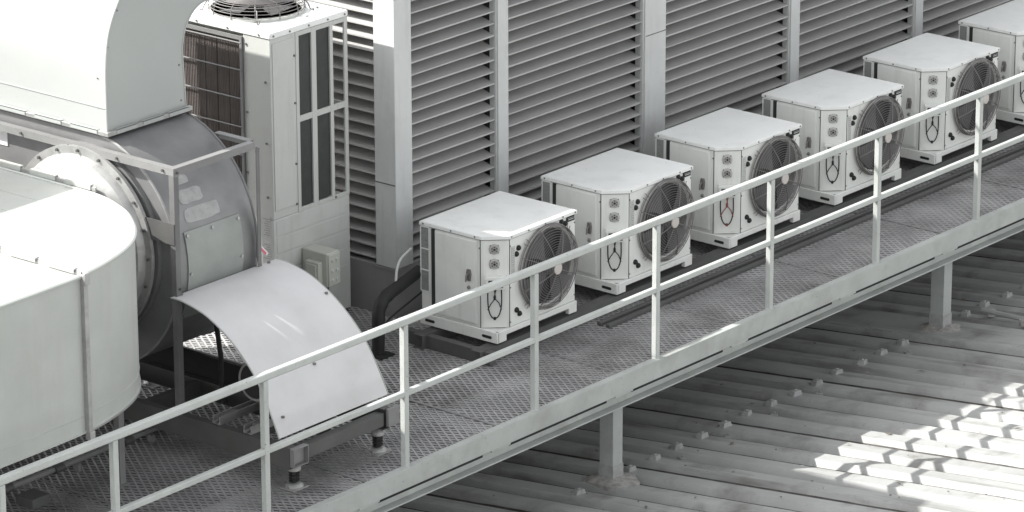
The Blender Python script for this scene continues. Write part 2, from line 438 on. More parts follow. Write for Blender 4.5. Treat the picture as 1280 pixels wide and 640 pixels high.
# ------------------------------------------------------------------ condensing unit
UX, UY = 3.33, .850
LX, LY, ZT, ZB = .90, .715, .894, .12
CX, CYc = .138, .145           # chamfer
LABS = ['nearest cream condensing unit, first in the row, black pipe at its back corner',
        'second cream condensing unit counting from the curved cover',
        'third cream condensing unit from the curved cover, a red wire hanging by its gauges',
        'fourth cream condensing unit from the curved cover, third from the far end',
        'fifth cream condensing unit, just before the one cut by the photo edge',
        'farthest cream condensing unit, cut off by the right edge of the photo']
def make_unit():
    r = thing('condensing_unit', (UX, UY, ZB), LABS[0], 'condensing unit', 'cream condensing units in a row on the walkway')
    def W_(x, y, z): return (UX+x, UY+y, z)
    def off(mb): mb.v = [(v[0]+UX, v[1]+UY, v[2]) for v in mb.v]; return mb
    def outline(i):
        return [(i, LY-i), (i, CYc+i*.4), (CX+i*.4, i), (LX-i, i), (LX-i, LY-i)]
    # casing
    mb = MB(); mb.prism(outline(.008), 'z', .205, ZT-.028); casing = off(mb).build('casing', 'cream', r, bevel=.004)
    # lid with turned-down rim and screws
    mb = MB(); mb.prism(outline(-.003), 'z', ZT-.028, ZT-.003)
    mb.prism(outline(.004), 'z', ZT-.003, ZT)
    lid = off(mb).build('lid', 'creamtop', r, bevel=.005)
    mb = MB()
    for y in (.20, .42, .68): mb.cyl((-.003, y, ZT-.014), (-.007, y, ZT-.014), .0065, 8)
    for x in (.16, .35, .54, .74, .88): mb.cyl((x, -.003, ZT-.014), (x, -.007, ZT-.014), .0065, 8)
    for x, z in ((.155, .24), (.155, .81), (.155, .5), (.885, .25), (.885, .80), (.54, .235)): mb.cyl((x, .008, z), (x, .003, z), .006, 8)
    for y, z in ((.20, .23), (.70, .22), (.65, .215), (.165, .80)): mb.cyl((.008, y, z), (.003, y, z), .006, 8)
    off(mb).each('screw', 'bolt', lid)
    # base: feet at the ends with a raised middle
    mb = MB()
    mb.prism([(0, ZB), (.10, ZB), (.10, .165), (LX-.09, .165), (LX-.09, ZB), (LX, ZB), (LX, .204), (0, .204)], 'y', -.006, .03)
    mb.prism([(0, ZB), (.10, ZB), (.10, .165), (LX-.09, .165), (LX-.09, ZB), (LX, ZB), (LX, .204), (0, .204)], 'y', LY-.03, LY)
    mb.box(-.006, .02, -.006, LY, ZB, .204)
    mb.box(LX-.02, LX+.002, -.004, LY, ZB+.045, .203)
    mb.box(.02, LX-.02, .03, LY-.03, .19, .2)
    base = off(mb).build('base', 'cream', r, bevel=.006)
    mb = MB()
    for y in (.09, .62):
        P = []
        for q in range(16):
            a = 2*pi*q/16; P.append((y+.045*(1 if cos(a) > 0 else -1)*.75+.011*cos(a), .158+.011*sin(a)))
        mb.prism(P, 'x', -.0085, -.0065)
    off(mb).each('slot', 'dark', base)
    # dark gap under (feet pads)
    mb = MB()
    mb = MB(); mb.box(.146, .150, .0045, .009, .206, ZT-.030); off(mb).build('panel_joint', 'shroud', casing)
    mb = MB(); mb.box(.0045, .009, .156, .160, .206, ZT-.030); off(mb).build('panel_joint', 'shroud', casing)
    mb = MB(); mb.prism([(.0055, LY-.01), (.0055, CYc+.002), (CX+.002, .0055), (LX-.0055, .0055), (LX-.0055, LY-.01)], 'z', ZT-.034, ZT-.0285); off(mb).build('lid_shade_line', 'shroud', casing)  # dark strip painting the shadow line under the lid
    # left side: vent strip and door
    for z0, z1 in ((.70, .855), (.54, .69), (.38, .53)):
        mb = MB(); mb.box(-.001, .008, .63, .70, z0, z1, 0)
        mb.box(-.004, .0085, .622, .63, z0-.006, z1+.004, 1); mb.box(-.004, .0085, .70, .708, z0-.006, z1+.004, 1)
        mb.box(-.004, .0085, .63, .70, z1, z1+.008, 1); mb.box(-.004, .0085, .63, .70, z0-.008, z0, 1)
        for q in range(9):
            zz = z0+.01+q*(z1-z0-.02)/8; mb.box(-.0035, .0, .632, .698, zz-.002, zz+.002, 0)
        off(mb).build('side_vent', ['ventm', 'cream'], r)
    mb = MB(); mb.box(-.0, .0085, .190, .575, .225, .850); mb.box(-.006, .0, .196, .569, .231, .844)
    door = off(mb).build('door', ['cream'], r, bevel=.0025)
    mb = MB(); mb.box(-.0012, .0083, .576, .606, .22, .857, 0); off(mb).build('door_gap', 'shroud', door)
    mb = MB()
    mb.prism([(.235, .545), (.26, .545), (.268, .60), (.262, .63), (.235, .63), (.228, .60)], 'x', -.022, -.006)
    mb.tube([(-.018, .25, .60), (-.04, .25, .59), (-.045, .25, .545)], .007, 6)
    mb.cyl((-.006, .25, .50), (-.022, .25, .49), .012, 8)
    off(mb).build('handle', 'guard', door, bevel=.002)
    # chamfer panel frame of reference
    A = Vector((.008, CYc+.0032, 0)); D = Vector((CX+.0032, .008, 0)); U = (D-A).normalized(); Nn = Vector((U.y, -U.x, 0))
    if Nn.x > 0: Nn = -Nn
    Lc = (D-A).length
    def C(u, w, z): p = A+U*u+Nn*w; return (p.x, p.y, z)
    def cbox(mb, u0, u1, w0, w1, z0, z1, mi=0):
        v = [C(u, w, z) for u in (u0, u1) for w in (w0, w1) for z in (z0, z1)]
        mb.add(v, [(0, 1, 3, 2), (4, 6, 7, 5), (0, 4, 5, 1), (2, 3, 7, 6), (0, 2, 6, 4), (1, 5, 7, 3)], mi)
    mb = MB(); cbox(mb, .014, Lc-.014, 0, .0025, .225, .85); off(mb).build('corner_panel', 'cream', r, bevel=.0012)
    for z in (.795, .685):
        c = C(Lc*.47, 0, z)
        mb = MB(); n = 20
        def disc(r_, w0, w1, mi):
            p = A+U*(Lc*.47); v = []
            for w in (w0, w1):
                for j in range(n):
                    a = 2*pi*j/n; q = p+U*(r_*cos(a))+Nn*w; v.append((q.x, q.y, z+r_*sin(a)))
            mb.add(v, [(j, (j+1) % n, n+(j+1) % n, n+j) for j in range(n)]+[tuple(range(n))[::-1], tuple(range(n, 2*n))], mi)
        disc(.040, .002, .008, 0); disc(.032, .008, .016, 0)
        g = off(mb).build('pressure_gauge', ['gring'], r, bevel=.0015)
        mb = MB(); disc(.026, .0165, .018, 0); disc(.008, .018, .020, 1)
        for k in range(5):
            a = pi*(-.2+1.4*k/4); p = A+U*(Lc*.47+.019*cos(a))+Nn*.0183
            mb.box(p.x-.003, p.x+.003, p.y-.003, p.y+.003, z+.019*sin(a)-.003, z+.019*sin(a)+.003, 1)
        off(mb).build('dial', ['gauge', 'black'], g)
        mb = MB()
        for a in (R(45), R(135), R(225), R(315)):
            p = A+U*(Lc*.47+.038*cos(a)); q = p+Nn*.010; mb.cyl((p.x, p.y, z+.038*sin(a)), (q.x, q.y, z+.038*sin(a)), .005, 6)
        off(mb).each('screw', 'bolt', g)
    mb = MB(); cbox(mb, .03, Lc-.03, .0025, .045, .505, .595); cbox(mb, .02, Lc-.02, .045, .049, .580, .600)
    bx = off(mb).build('control_box', 'cream', r, bevel=.003)
    mb = MB(); cbox(mb, .045, .075, .046, .0475, .555, .575); cbox(mb, Lc-.075, Lc-.045, .046, .055, .52, .55); cbox(mb, .06, .10, .0455, .047, .520, .530)
    off(mb).each('switch', 'black', bx)
    # cable loop
    def path(du, bot, amp):
        P = []
        for k in range(25):
            t_ = k/24; a = pi*t_
            u = Lc*.47-du*cos(a)*(1+.25*sin(a)); z = .505-(.505-bot)*sin(a)**.8
            P.append(C(u, .022+amp*sin(a), z))
        return P
    mb = MB(); mb.tube(path(.048, .285, .01), .0048, 6); off(mb).build('cable_loop', 'black', r)
    mb = MB(); mb.tube([C(Lc*.47-.004, .02, .505), C(Lc*.47+.006, .03, .44), C(Lc*.47-.03, .03, .39), C(Lc*.47-.05, .03, .35)], .0038, 6)
    mb.tube([C(Lc*.47+.01, .02, .505), C(Lc*.47-.004, .03, .44), C(Lc*.47+.03, .03, .40), C(Lc*.47+.048, .03, .35)], .0038, 6)
    mb.cyl(C(Lc*.47, .03, .425), C(Lc*.47, .03, .455), .009, 6)
    mb.cyl(C(Lc*.47, .03, .275), C(Lc*.47, .03, .295), .009, 6)
    off(mb).build('cable', 'black', r)
    # front: fan
    FX, FZ, FR = .555, .560, .310
    c = (FX, 0, FZ)
    mb = MB(); mb.lathe([(FR, .0075), (FR, -.006), (FR-.02, -.012), (FR-.03, -.006), (FR-.03, .0078)], c, 'y', 56, closed=True)
    off(mb).build('fan_rim', 'gring', r)
    mb = MB(); mb.lathe([(FR-.034, .004), (.0, .0045)], c, 'y', 48); off(mb).build('fan_recess', 'shroud', r)
    mb = MB()
    for k in range(4):
        a0 = k*pi/2+.5
        v = []
        for i in range(6):
            rr = .05+(FR-.085)*i/5
            for j in range(7):
                a = a0+(-.35+.95*j/6)*(.55+.45*i/5)
                w = -.004-.030*(j/6)
                v.append((FX+rr*cos(a), w, FZ+rr*sin(a)))
        n0 = len(v)
        v += [(x, y-.004, z) for x, y, z in v]
        f = [(i*7+j, i*7+j+1, (i+1)*7+j+1, (i+1)*7+j) for i in range(5) for j in range(6)]
        f += [tuple(n0+q for q in ff[::-1]) for ff in f]
        rim = [j for j in range(7)]+[i*7+6 for i in range(1, 6)]+[35+j for j in range(5, -1, -1)]+[i*7 for i in range(4, 0, -1)]
        f += [(rim[i], rim[(i+1) % len(rim)], n0+rim[(i+1) % len(rim)], n0+rim[i]) for i in range(len(rim))]
        mb.add(v, f)
    fan = off(mb).build('fan_blades', 'blade', r)
    mb = MB(); mb.lathe([(.06, 0), (.06, -.035), (.045, -.045), (0, -.045)], c, 'y', 20); off(mb).build('fan_hub', 'blade', fan)
    mb = MB()
    def gy(rr): return -.012-.072*(1-(rr/FR)**2.6)-.02*(rr < FR)
    radii = [.045+.0165*k for k in range(17)]
    for rr in radii:
        mb.tube([(FX+rr*cos(a), gy(rr), FZ+rr*sin(a)) for a in (2*pi*j/48 for j in range(48))], .0021, 4, closed=True)
    for rr, w, th in ((FR+.004, -.012, .005), (FR-.002, -.045, .0035), (FR+.002, -.028, .003)):
        mb.tube([(FX+rr*cos(a), w, FZ+rr*sin(a)) for a in (2*pi*j/56 for j in range(56))], th, 5, closed=True)
    for k in range(8):
        a = k*pi/4+.35
        P = [(FX+rr*cos(a), gy(rr)-.003, FZ+rr*sin(a)) for rr in [.04+i*.035 for i in range(8)]]+[(FX+(FR-.004)*cos(a), -.046, FZ+(FR-.004)*sin(a)), (FX+(FR+.005)*cos(a), -.008, FZ+(FR+.005)*sin(a))]
        mb.tube(P, .0036, 5)
    for k in range(4):
        a = k*pi/2+pi/4
        for d in (-.035, .035):
            P = [(FX+(FR-.003)*cos(a+d), -.03, FZ+(FR-.003)*sin(a+d)), (FX+(FR+.025)*cos(a+d*1.5), -.012, FZ+(FR+.025)*sin(a+d*1.5)), (FX+(FR+.04)*cos(a+d*1.5), -.008, FZ+(FR+.04)*sin(a+d*1.5))]
            mb.tube(P, .003, 5)
    gd = off(mb).build('fan_guard', 'guard', r)
    mb = MB(); mb.lathe([(.043, gy(0)+.004), (.043, gy(0)-.006), (.038, gy(0)-.010), (0, gy(0)-.011)], c, 'y', 24); off(mb).build('hub_badge', 'hub', gd)
    for x, z in ((.222, .735), (.245, .775), (.73, .845), (.775, .820), (.222, .315), (.255, .280), (.215, .70)):
        if (x, z) == (.215, .70): continue
        mb = MB(); mb.lathe([(.020, .0085), (.020, -.002), (.012, -.012), (0, -.013)], (x, 0, z), 'y', 12); off(mb).build('grommet', 'black', r)
    mb = MB(); mb.box(.79, .875, -.0015, .0085, .825, .860); npn = off(mb).build('nameplate', 'black', r)
    mb = MB(); mb.box(.805, .865, -.0025, -.0015, .838, .8435, 0); mb.box(.798, .868, -.0025, -.0015, .851, .853, 0); off(mb).build('lettering', 'label', npn)
    mb = MB(); mb.box(.165, .205, .0035, .0085, .60, .80); lb = off(mb).build('rating_label', 'label', r)
    mb = MB()
    for q in range(11): mb.box(.170, .170+random.uniform(.018, .03), .0025, .0035, .612+q*.017, .616+q*.017)
    off(mb).build('lettering', 'ventm', lb)
    return r
u0 = make_unit()
units = [u0]
for i in range(1, 6):
    c = copy_tree(u0); c.location = (UX+1.3664*i, UY, ZB); c['label'] = LABS[i]; units.append(c)
for c in units:                     # give each fan its own stopped position
    c.rotation_euler = (0, 0, random.uniform(-.006, .006))
for ch in units[2].children:
    if ch.name.startswith('cable') and not ch.name.startswith('cable_loop'):
        ch.data = ch.data.copy(); ch.data.materials[0] = M['redwire']; ch['label'] = 'red wire'
# a cross channel below the first unit's near side
mb = MB(); mb.box(3.19, 3.25, .80, 1.62, .002, .10); tag(mb.build('cross_channel', 'steel', bevel=.003), 'dark cross channel at the near end under the nearest condensing unit', 'steel channel')

# ------------------------------------------------------------------ tall rooftop unit
VX, VY, VW, VD, V0, V1 = 2.57, 2.28, .81, 1.05, .07, 2.315
V = thing('tall_rooftop_unit', (VX, VY, V0), 'tall cream air conditioning unit with brown coil side and caged fan on top', 'air conditioner')
def voff(mb): mb.v = [(v[0]+VX, v[1]+VY, v[2]) for v in mb.v]; return mb
mb = MB(); mb.box(0, VW, 0, VD, V0, .935); voff(mb).build('lower_casing', 'unit2', V, bevel=.006)
mb = MB(); mb.box(.002, .27, .002, .26, .936, 2.27); mb.box(.06, .64, .26, VD-.02, .936, 2.27); mb.box(.27, .64, .05, .259, .936, 2.27)
voff(mb).build('casing', 'unit2', V, bevel=.005)
mb = MB(); mb.box(.02, .235, -.004, .002, 1.0, 2.235); voff(mb).build('front_panel', 'unit2', V, bevel=.003)
mb = MB(); mb.box(.265, .262+.375, .012, .05, .97, 2.25, 0)
voff(mb).build('mesh_pane', 'pane', V)
mb = MB()
for a, b in ((.262, .295), (.428, .478), (.622, .655), (.775, VW)): mb.box(a, b, -.003, .012, .936, 2.268)
for a, b in ((.295, .428), (.478, .622), (.655, .775)):
    for z0, z1 in ((.936, .965), (1.60, 1.645), (2.235, 2.268)): mb.box(a, b, -.0025, .0115, z0, z1)
voff(mb).build('front_grille', 'unit2', V, bevel=.002)
mb = MB(); mb.box(.785, VW, VD-.03, VD, .936, 2.268); mb.box(.785, VW-.001, .012, VD-.03, 1.60, 1.63); voff(mb).build('back_frame', 'unit2', V)
mb = MB(); mb.box(-.006, VW+.006, -.006, VD+.006, 2.27, 2.315); lid = voff(mb).build('top_cover', 'creamtop', V, bevel=.006)
mb = MB()
for x in (.03, .2, .4, .6, .78): mb.cyl((x, -.006, 2.29), (x, -.011, 2.29), .008, 8)
for y in (.1, .4, .7): mb.cyl((-.006, y, 2.29), (-.011, y, 2.29), .008, 8)
for x, z in ((.25, 2.1), (.25, 1.75), (.25, 1.3), (.25, 1.0), (.66, .95)): mb.cyl((x, .002, z), (x, -.008, z), .009, 8)
for y, z in ((.05, 1.95), (.05, 1.5), (.05, 1.1), (.23, 2.2), (.23, 1.7), (.24, 1.25)): mb.cyl((.002, y, z), (-.006, y, z), .009, 8)
for x, y in ((.1, .1), (.5, .1), (.72, .2), (.1, .9), (.12, .35)): mb.cyl((x, y, 2.315), (x, y, 2.320), .009, 8)
voff(mb).each('screw', 'bolt', V)
mb = MB()
for k in range(6):
    z = .16+k*.13; mb.box(.03, VW-.03, -.003, .0, z, z+.115)
voff(mb).build('ribbed_panel', 'unit2', V, bevel=.003)
mb = MB(); mb.box(.02, .0595, .30, VD-.05, .40, 2.225); coil = voff(mb).build('coil', 'coil', V)
mb = MB()
for k in range(44):
    y = .305+k*.0158; mb.box(.016, .020, y, y+.002, .41, 2.22, 0)
voff(mb).build('fins', 'coil', coil)
mb = MB()
mb.box(-.012, .02, .262, .285, .36, 2.25, 0); mb.box(-.012, .02, VD-.05, VD-.02, .36, 2.25, 0); mb.box(-.012, .0, .285, VD-.05, 2.222, 2.25, 0)
for z in (2.20, 2.0, 1.79, 1.58, 1.37, 1.16, .95, .74, .52): mb.tube([(-.010, .27, z), (-.010, VD-.03, z)], .0055, 6, mi=0)
for k in range(6): mb.tube([(-.008, .39+k*.115, .38), (-.008, .39+k*.115, 2.23)], .0028, 5, mi=1)
voff(mb).build('coil_guard', ['frame', 'black'], V)
mb = MB(); mb.lathe([(.345, 2.315), (.345, 2.335), (.33, 2.34), (.33, 2.3155)], (.405, .50, 0), 'z', 48, closed=True)
voff(mb).build('fan_collar', 'unit2', V)
mb = MB(); mb.lathe([(.325, 2.318), (0, 2.318)], (.405, .50, 0), 'z', 40); voff(mb).build('fan_recess', 'shroud', V)
mb = MB()
for rr, z in [(.345, 2.345), (.345, 2.37), (.34, 2.395), (.33, 2.415), (.315, 2.428)]+[(.30-.018*k, 2.435) for k in range(15)]:
    mb.tube([(.405+rr*cos(2*pi*j/48), .50+rr*sin(2*pi*j/48), z) for j in range(48)], .003, 5, closed=True)
for k in range(12):
    a = 2*pi*k/12+.2
    mb.tube([(.405+q*cos(a), .50+q*sin(a), z) for q, z in ((.03, 2.432), (.30, 2.432), (.33, 2.412), (.345, 2.37), (.347, 2.325))], .0038, 5)
for a in (.9, 2.3, 3.9, 5.4):
    mb.tube([(.405+q*cos(a), .50+q*sin(a), z) for q, z in ((.34, 2.40), (.37, 2.36), (.385, 2.322), (.41, 2.32))], .005, 6)
gd = voff(mb).build('fan_guard', 'guard', V)
mb = MB()
for k in range(4):
    a = k*pi/2; P = [(.05, -.25), (.29, -.45), (.30, .35), (.05, .3)]
    v = [(.405+q*cos(a+b), .50+q*sin(a+b), 2.36+.03*b) for q, b in P]; v += [(x, y, z-.004) for x, y, z in v]
    mb.add(v, [(0, 1, 2, 3), (7, 6, 5, 4), (0, 4, 5, 1), (1, 5, 6, 2), (2, 6, 7, 3), (3, 7, 4, 0)])
mb.lathe([(.07, 2.33), (.07, 2.39), (0, 2.40)], (.405, .50, 0), 'z', 20)
voff(mb).build('fan_blades', 'blade', V)
mb = MB(); mb.box(-.002, .0, .03, .11, .80, .96, 0); mb.box(-.002, 0, .03, .11, .62, .77, 0)
for q in range(8): mb.box(-.003, -.002, .038, .038+random.uniform(.03, .06), .815+q*.017, .820+q*.017, 1)
for q in range(7): mb.box(-.003, -.002, .038, .038+random.uniform(.03, .06), .64+q*.017, .645+q*.017, 1)
voff(mb).build('rating_label', ['label', 'ventm'], V)
mb = MB(); mb.tube([(.10, .20, 2.318), (.12, .20, 2.345), (.12, .36, 2.345), (.10, .36, 2.318)], .005, 6); voff(mb).build('lifting_hook', 'bolt', V)
mb = MB()
for y in (.1, VD-.1): mb.box(-.02, VW+.02, y-.05, y+.05, .002, V0-.001)
voff(mb).each('base_rail', 'steel', V, bevel=.003)

# junction box on the tall unit
J = thing('junction_box', (2.90, 2.17, .42), 'pale plastic junction box with smaller box beside it, low on the tall unit', 'junction box')
mb = MB(); mb.box(2.85, 2.985, 2.03, 2.272, .41, .665); mb.build('box_body', 'box', J, bevel=.008)
mb = MB(); mb.box(2.857, 2.978, 2.016, 2.03, .418, .657); mb.build('box_lid', 'box', J, bevel=.006)
mb = MB(); mb.box(2.80, 2.849, 2.07, 2.20, .44, .60); mb.box(2.79, 2.80, 2.085, 2.185, .455, .585); mb.build('switch_box', 'box', J, bevel=.006)
mb = MB()
for x in (2.895, 2.94):
    for z in (.46, .53, .61): mb.lathe([(.014, 2.0155), (.012, 2.009), (0, 2.008)], (x, 0, z), 'y', 10)
mb.each('knockout', 'label', J)
mb = MB(); mb.tube([(2.92, 2.1, .41), (2.92, 2.1, .36), (2.93, 2.12, .2), (2.93, 2.14, .01)], .018, 8); mb.build('conduit', 'steel', J)

# black insulated pipe
P_ = thing('insulated_pipe', (2.86, 1.56, 0), 'thick black pipe bending from the deck to the nearest condensing unit', 'pipe')
def bend(a, b, c, rad, n=8):
    a, b, c = Vector(a), Vector(b), Vector(c); d1 = (a-b).normalized(); d2 = (c-b).normalized()
    out = [a]
    for i in range(n+1):
        t_ = i/n; p = (b+d1*rad)*(1-t_)**2+b*2*t_*(1-t_)+(b+d2*rad)*t_**2; out.append(p)
    out.append(c); return out
mb = MB(); pts = bend((2.87, 1.57, 0.0), (2.88, 1.57, .40), (3.36, 1.60, .50), .13)
rs = [.047+.004*random.uniform(-1, 1) for _ in pts]; mb.tube(pts, rs, 14); mb.build('insulation', 'black', P_)
mb = MB(); mb.tube(bend((2.98, 1.7, .05), (3.1, 1.68, .18), (3.45, 1.66, .30), .08), .007, 8); mb.build('thin_cable', 'black', P_)
mb = MB(); mb.tube(bend((3.10, 1.60, .46), (3.14, 1.62, .62), (3.34, 1.66, .66), .10), .010, 8); mb.build('drain_hose', 'label', P_)
mb = MB(); mb.box(2.80, 2.95, 1.48, 1.66, .003, .012); mb.build('floor_plate', 'black', P_)

# ------------------------------------------------------------------ centrifugal fan
F = thing('centrifugal_fan', (.95, 2.1, .32), 'grey metal fan scroll with bolted access plate behind the curved cover', 'fan')
FY, FZc, FRr = 2.105, 1.30, .822; FA, FB = .575, 1.335
vol = []
for k in range(0, 41):
    a = R(102)+R(258-12)*0
for k in range(33):              # front arc: top (100 deg) down the front to the bottom (270 deg)
    a = R(100+170*k/32); vol.append((FY+FRr*cos(a)*1., FZc+FRr*sin(a)))
rear = [(2.5, .50), (3.0, .60), (3.45, .82), (3.85, 1.2), (4.08, 1.7), (4.1, 2.112)]
outline_ = [(1.915, 2.112)]+[p for p in vol if p[0] < FY or p[1] < 1]+rear
outline_ = [p for p in outline_]
mb = MB(); mb.prism(outline_, 'x', FA, FB); mb.build('scroll_casing', 'galv', F)
# rolled seam beads at both side edges of the scroll
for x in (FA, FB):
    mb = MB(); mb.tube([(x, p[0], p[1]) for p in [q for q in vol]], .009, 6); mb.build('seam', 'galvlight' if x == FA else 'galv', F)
def patch(t0, t1, x0, x1, th, n=8):
    mb = MB(); pa = [(FY-(FRr+.0015)*cos(R(t0+(t1-t0)*i/n)), FZc+(FRr+.0015)*sin(R(t0+(t1-t0)*i/n))) for i in range(n+1)]
    mb.sheet(pa, 'x', x0, x1, th)
    if Vector((mb.v[2*(n+1)][1]-FY, mb.v[2*(n+1)][2]-FZc)).length < FRr: # thickness must point outwards
        mb = MB(); mb.sheet(pa, 'x', x0, x1, -th)
    return mb
mb = patch(-27, 17, .66, 1.19, .008); ap = mb.build('access_plate', 'plate', F)
mb = MB()
for t_ in (-25, -3, 15):
    for x in (.68, 1.17) if t_ != 15 else (.68, .92, 1.17):
        c, s_ = -cos(R(t_)), sin(R(t_)); mb.cyl((x, FY+c*(FRr+.008), FZc+s_*(FRr+.008)), (x, FY+c*(FRr+.020), FZc+s_*(FRr+.020)), .011, 8)
mb.each('bolt', 'galvlight', ap)
for t0, t1, x0, x1 in ((20, 27, .71, 1.05), (29, 36, .72, .94), (38.5, 43, .73, .88), (44.5, 48.5, .73, .86)):
    n = 14; mb = MB(); cx, ct = (x0+x1)/2, (t0+t1)/2
    v = []
    for i in range(28):
        a = 2*pi*i/28; e = .42; ca = math.copysign(abs(cos(a))**e, cos(a)); sa = math.copysign(abs(sin(a))**e, sin(a))
        x = cx+(x1-x0)/2*ca*random.uniform(.93, 1.04); t_ = ct+(t1-t0)/2*sa*random.uniform(.93, 1.06)
        v.append((x, FY-(FRr+.003)*cos(R(t_)), FZc+(FRr+.003)*sin(R(t_))))
    v2 = [(a, FY+(b-FY)*.996, FZc+(c-FZc)*.996) for a, b, c in v]
    mb.add(v+v2, [tuple(range(28)), tuple(range(28, 56))[::-1]]+[(i, (i+1) % 28, 28+(i+1) % 28, 28+i) for i in range(28)])
    mb.build('worn_patch', 'patch', F)
RC = (0, 2.09, 1.372)
mb = MB(); mb.lathe([(.46, .37), (.50, .40), (.575, .43), (.60, .47), (.605, .574), (.45, .574)], RC, 'x', 64, closed=True); mb.build('inlet_cone', 'galvlight', F)
mb = MB(); mb.lathe([(.600, .478), (.655, .478), (.655, .505), (.600, .505)], RC, 'x', 64, closed=True); fl = mb.build('inlet_flange', 'galvlight', F)
mb = MB(); mb.lathe([(.606, .535), (.662, .535), (.662, .5745), (.606, .5745)], RC, 'x', 64, closed=True); mb.build('inlet_collar', 'galv', F)
mb = MB()
for k in range(20):
    a = 2*pi*k/20; mb.cyl((.478, RC[1]+.63*cos(a), RC[2]+.63*sin(a)), (.462, RC[1]+.63*cos(a), RC[2]+.63*sin(a)), .011, 6)
mb.each('bolt', 'steel', fl)
# angle iron frame
FRX0, FRX1, FRY, FRT = .50, 1.275, 1.235, 2.035
def angle_x(mb, x0, x1, y, z): mb.box(x0, x1, y, y+.006, z-.05, z); mb.box(x0, x1, y+.006, y+.05, z-.006, z)
def angle_y(mb, y0, y1, x, z, s=1):
    mb.box(min(x, x+.006*s), max(x, x+.006*s), y0, y1, z-.05, z); mb.box(min(x+.006*s, x+.05*s), max(x+.006*s, x+.05*s), y0, y1, z-.0062, z-.0002)
mb = MB(); angle_y(mb, FRY, 4.6, FRX0, FRT); mb.build('frame_bar', 'frame', F)
mb = MB(); angle_x(mb, FRX0+.05, FRX1, FRY-.002, FRT+.001); mb.box(FRX0+.006, FRX0+.05, FRY-.002, FRY+.0, FRT-.06, FRT+.001); mb.build('frame_bar', 'frame', F)
mb = MB(); angle_y(mb, FRY+.051, 1.60, FRX1+.05, FRT-.002, -1); mb.build('frame_bar', 'frame', F)
mb = MB(); mb.box(FRX0+.001, FRX0+.007, FRY+.001, FRY+.046, .321, FRT-.051); mb.box(FRX0+.007, FRX0+.047, FRY+.001, FRY+.007, .321, FRT-.051); mb.build('frame_post', 'post', F)
mb = MB(); mb.box(FRX1+.044, FRX1+.05, FRY+.001, FRY+.030, .321, FRT-.051); mb.box(FRX1+.018, FRX1+.044, FRY+.001, FRY+.007, .321, FRT-.051); mb.build('frame_post', 'post', F)
mb = MB()
for y in (1.33, 1.75, 2.2, 2.65, 3.1): mb.cyl((FRX0, y, FRT-.025), (FRX0-.012, y, FRT-.025), .010, 6)
for x, z in ((FRX0+.028, FRT-.03), (FRX0+.03, 1.2)): mb.cyl((x, FRY-.004, z), (x, FRY-.014, z), .010, 6)
mb.each('bolt', 'steel', F)
mb = MB(); mb.box(.568, .574, 2.86, 3.35, 1.86, 1.965); mb.build('sticker', 'white', F)

mb = MB(); mb.box(.494, .500, FRY+.004, 1.54, 1.51, 1.655); mb.box(.500, .574, 1.51, 1.54, 1.54, 1.62); mb.build('sun_block_bracket', 'steel', F)  # bracket added to block a sun streak on the curved cover
# skid
K = thing('fan_skid', (1.0, 1.6, 0), 'dark steel base frame on spring isolators under the fan', 'base frame')
def chan_y(x, y0, y1, z0, z1, s):
    mb = MB(); mb.box(min(x, x+.006*s), max(x, x+.006*s), y0, y1, z0, z1); mb.box(min(x+.006*s, x+.06*s), max(x+.006*s, x+.06*s), y0, y1, z1-.007, z1); mb.box(min(x+.006*s, x+.06*s), max(x+.006*s, x+.06*s), y0, y1, z0, z0+.007); return mb
chan_y(.505, .26, 4.4, .17, .32, 1).build('side_beam', 'steel', K)
chan_y(1.50, .26, 4.4, .17, .32, -1).build('side_beam', 'steel', K)
chan_y(1.08, .42, 4.4, .19, .318, 1).build('middle_beam', 'steel', K)
mb = MB(); mb.box(.566, 1.44, .262, .270, .20, .29); mb.box(.566, 1.44, .270, .33, .282, .290); mb.build('front_beam', 'steel', K)
mb = MB(); mb.box(.505, .64, .215, .259, .19, .196); mb.box(.505, .64, .215, .259, .312, .319); mb.box(.64, .646, .215, .259, .19, .319); mb.box(.506, .512, .216, .258, .196, .312); mb.box(.512, .64, .252, .258, .196, .312); mb.build('corner_bracket', 'frame', K, bevel=.003)
mb = MB(); mb.box(1.46, 1.57, .235, .259, .19, .318); mb.build('corner_bracket', 'frame', K, bevel=.003)
for y in (.62, .90):
    mb = MB(); mb.box(.53, 1.46, y, y+.008, .321, .375); mb.box(.53, 1.46, y+.06, y+.068, .321, .375); mb.box(.53, 1.46, y+.008, y+.06, .321, .329)
    o = mb.build('slide_rail', 'galvlight', K)
    mb = MB(); mb.cyl((.50, y+.034, .345), (.60, y+.034, .345), .010, 8); mb.box(.60, .72, y+.012, y+.056, .335, .37); mb.build('clamp_bolt', 'frame', o)
mb = MB(); mb.box(1.145, 1.18, .62, 2.3, .24, .47); mb.build('belt_guard', 'black', K)
for q in range(5):
    y = .55+q*.85; mb = MB(); mb.box(.566, 1.44, y+.2, y+.25, .20, .31); mb.build('cross_member', 'steel', K)
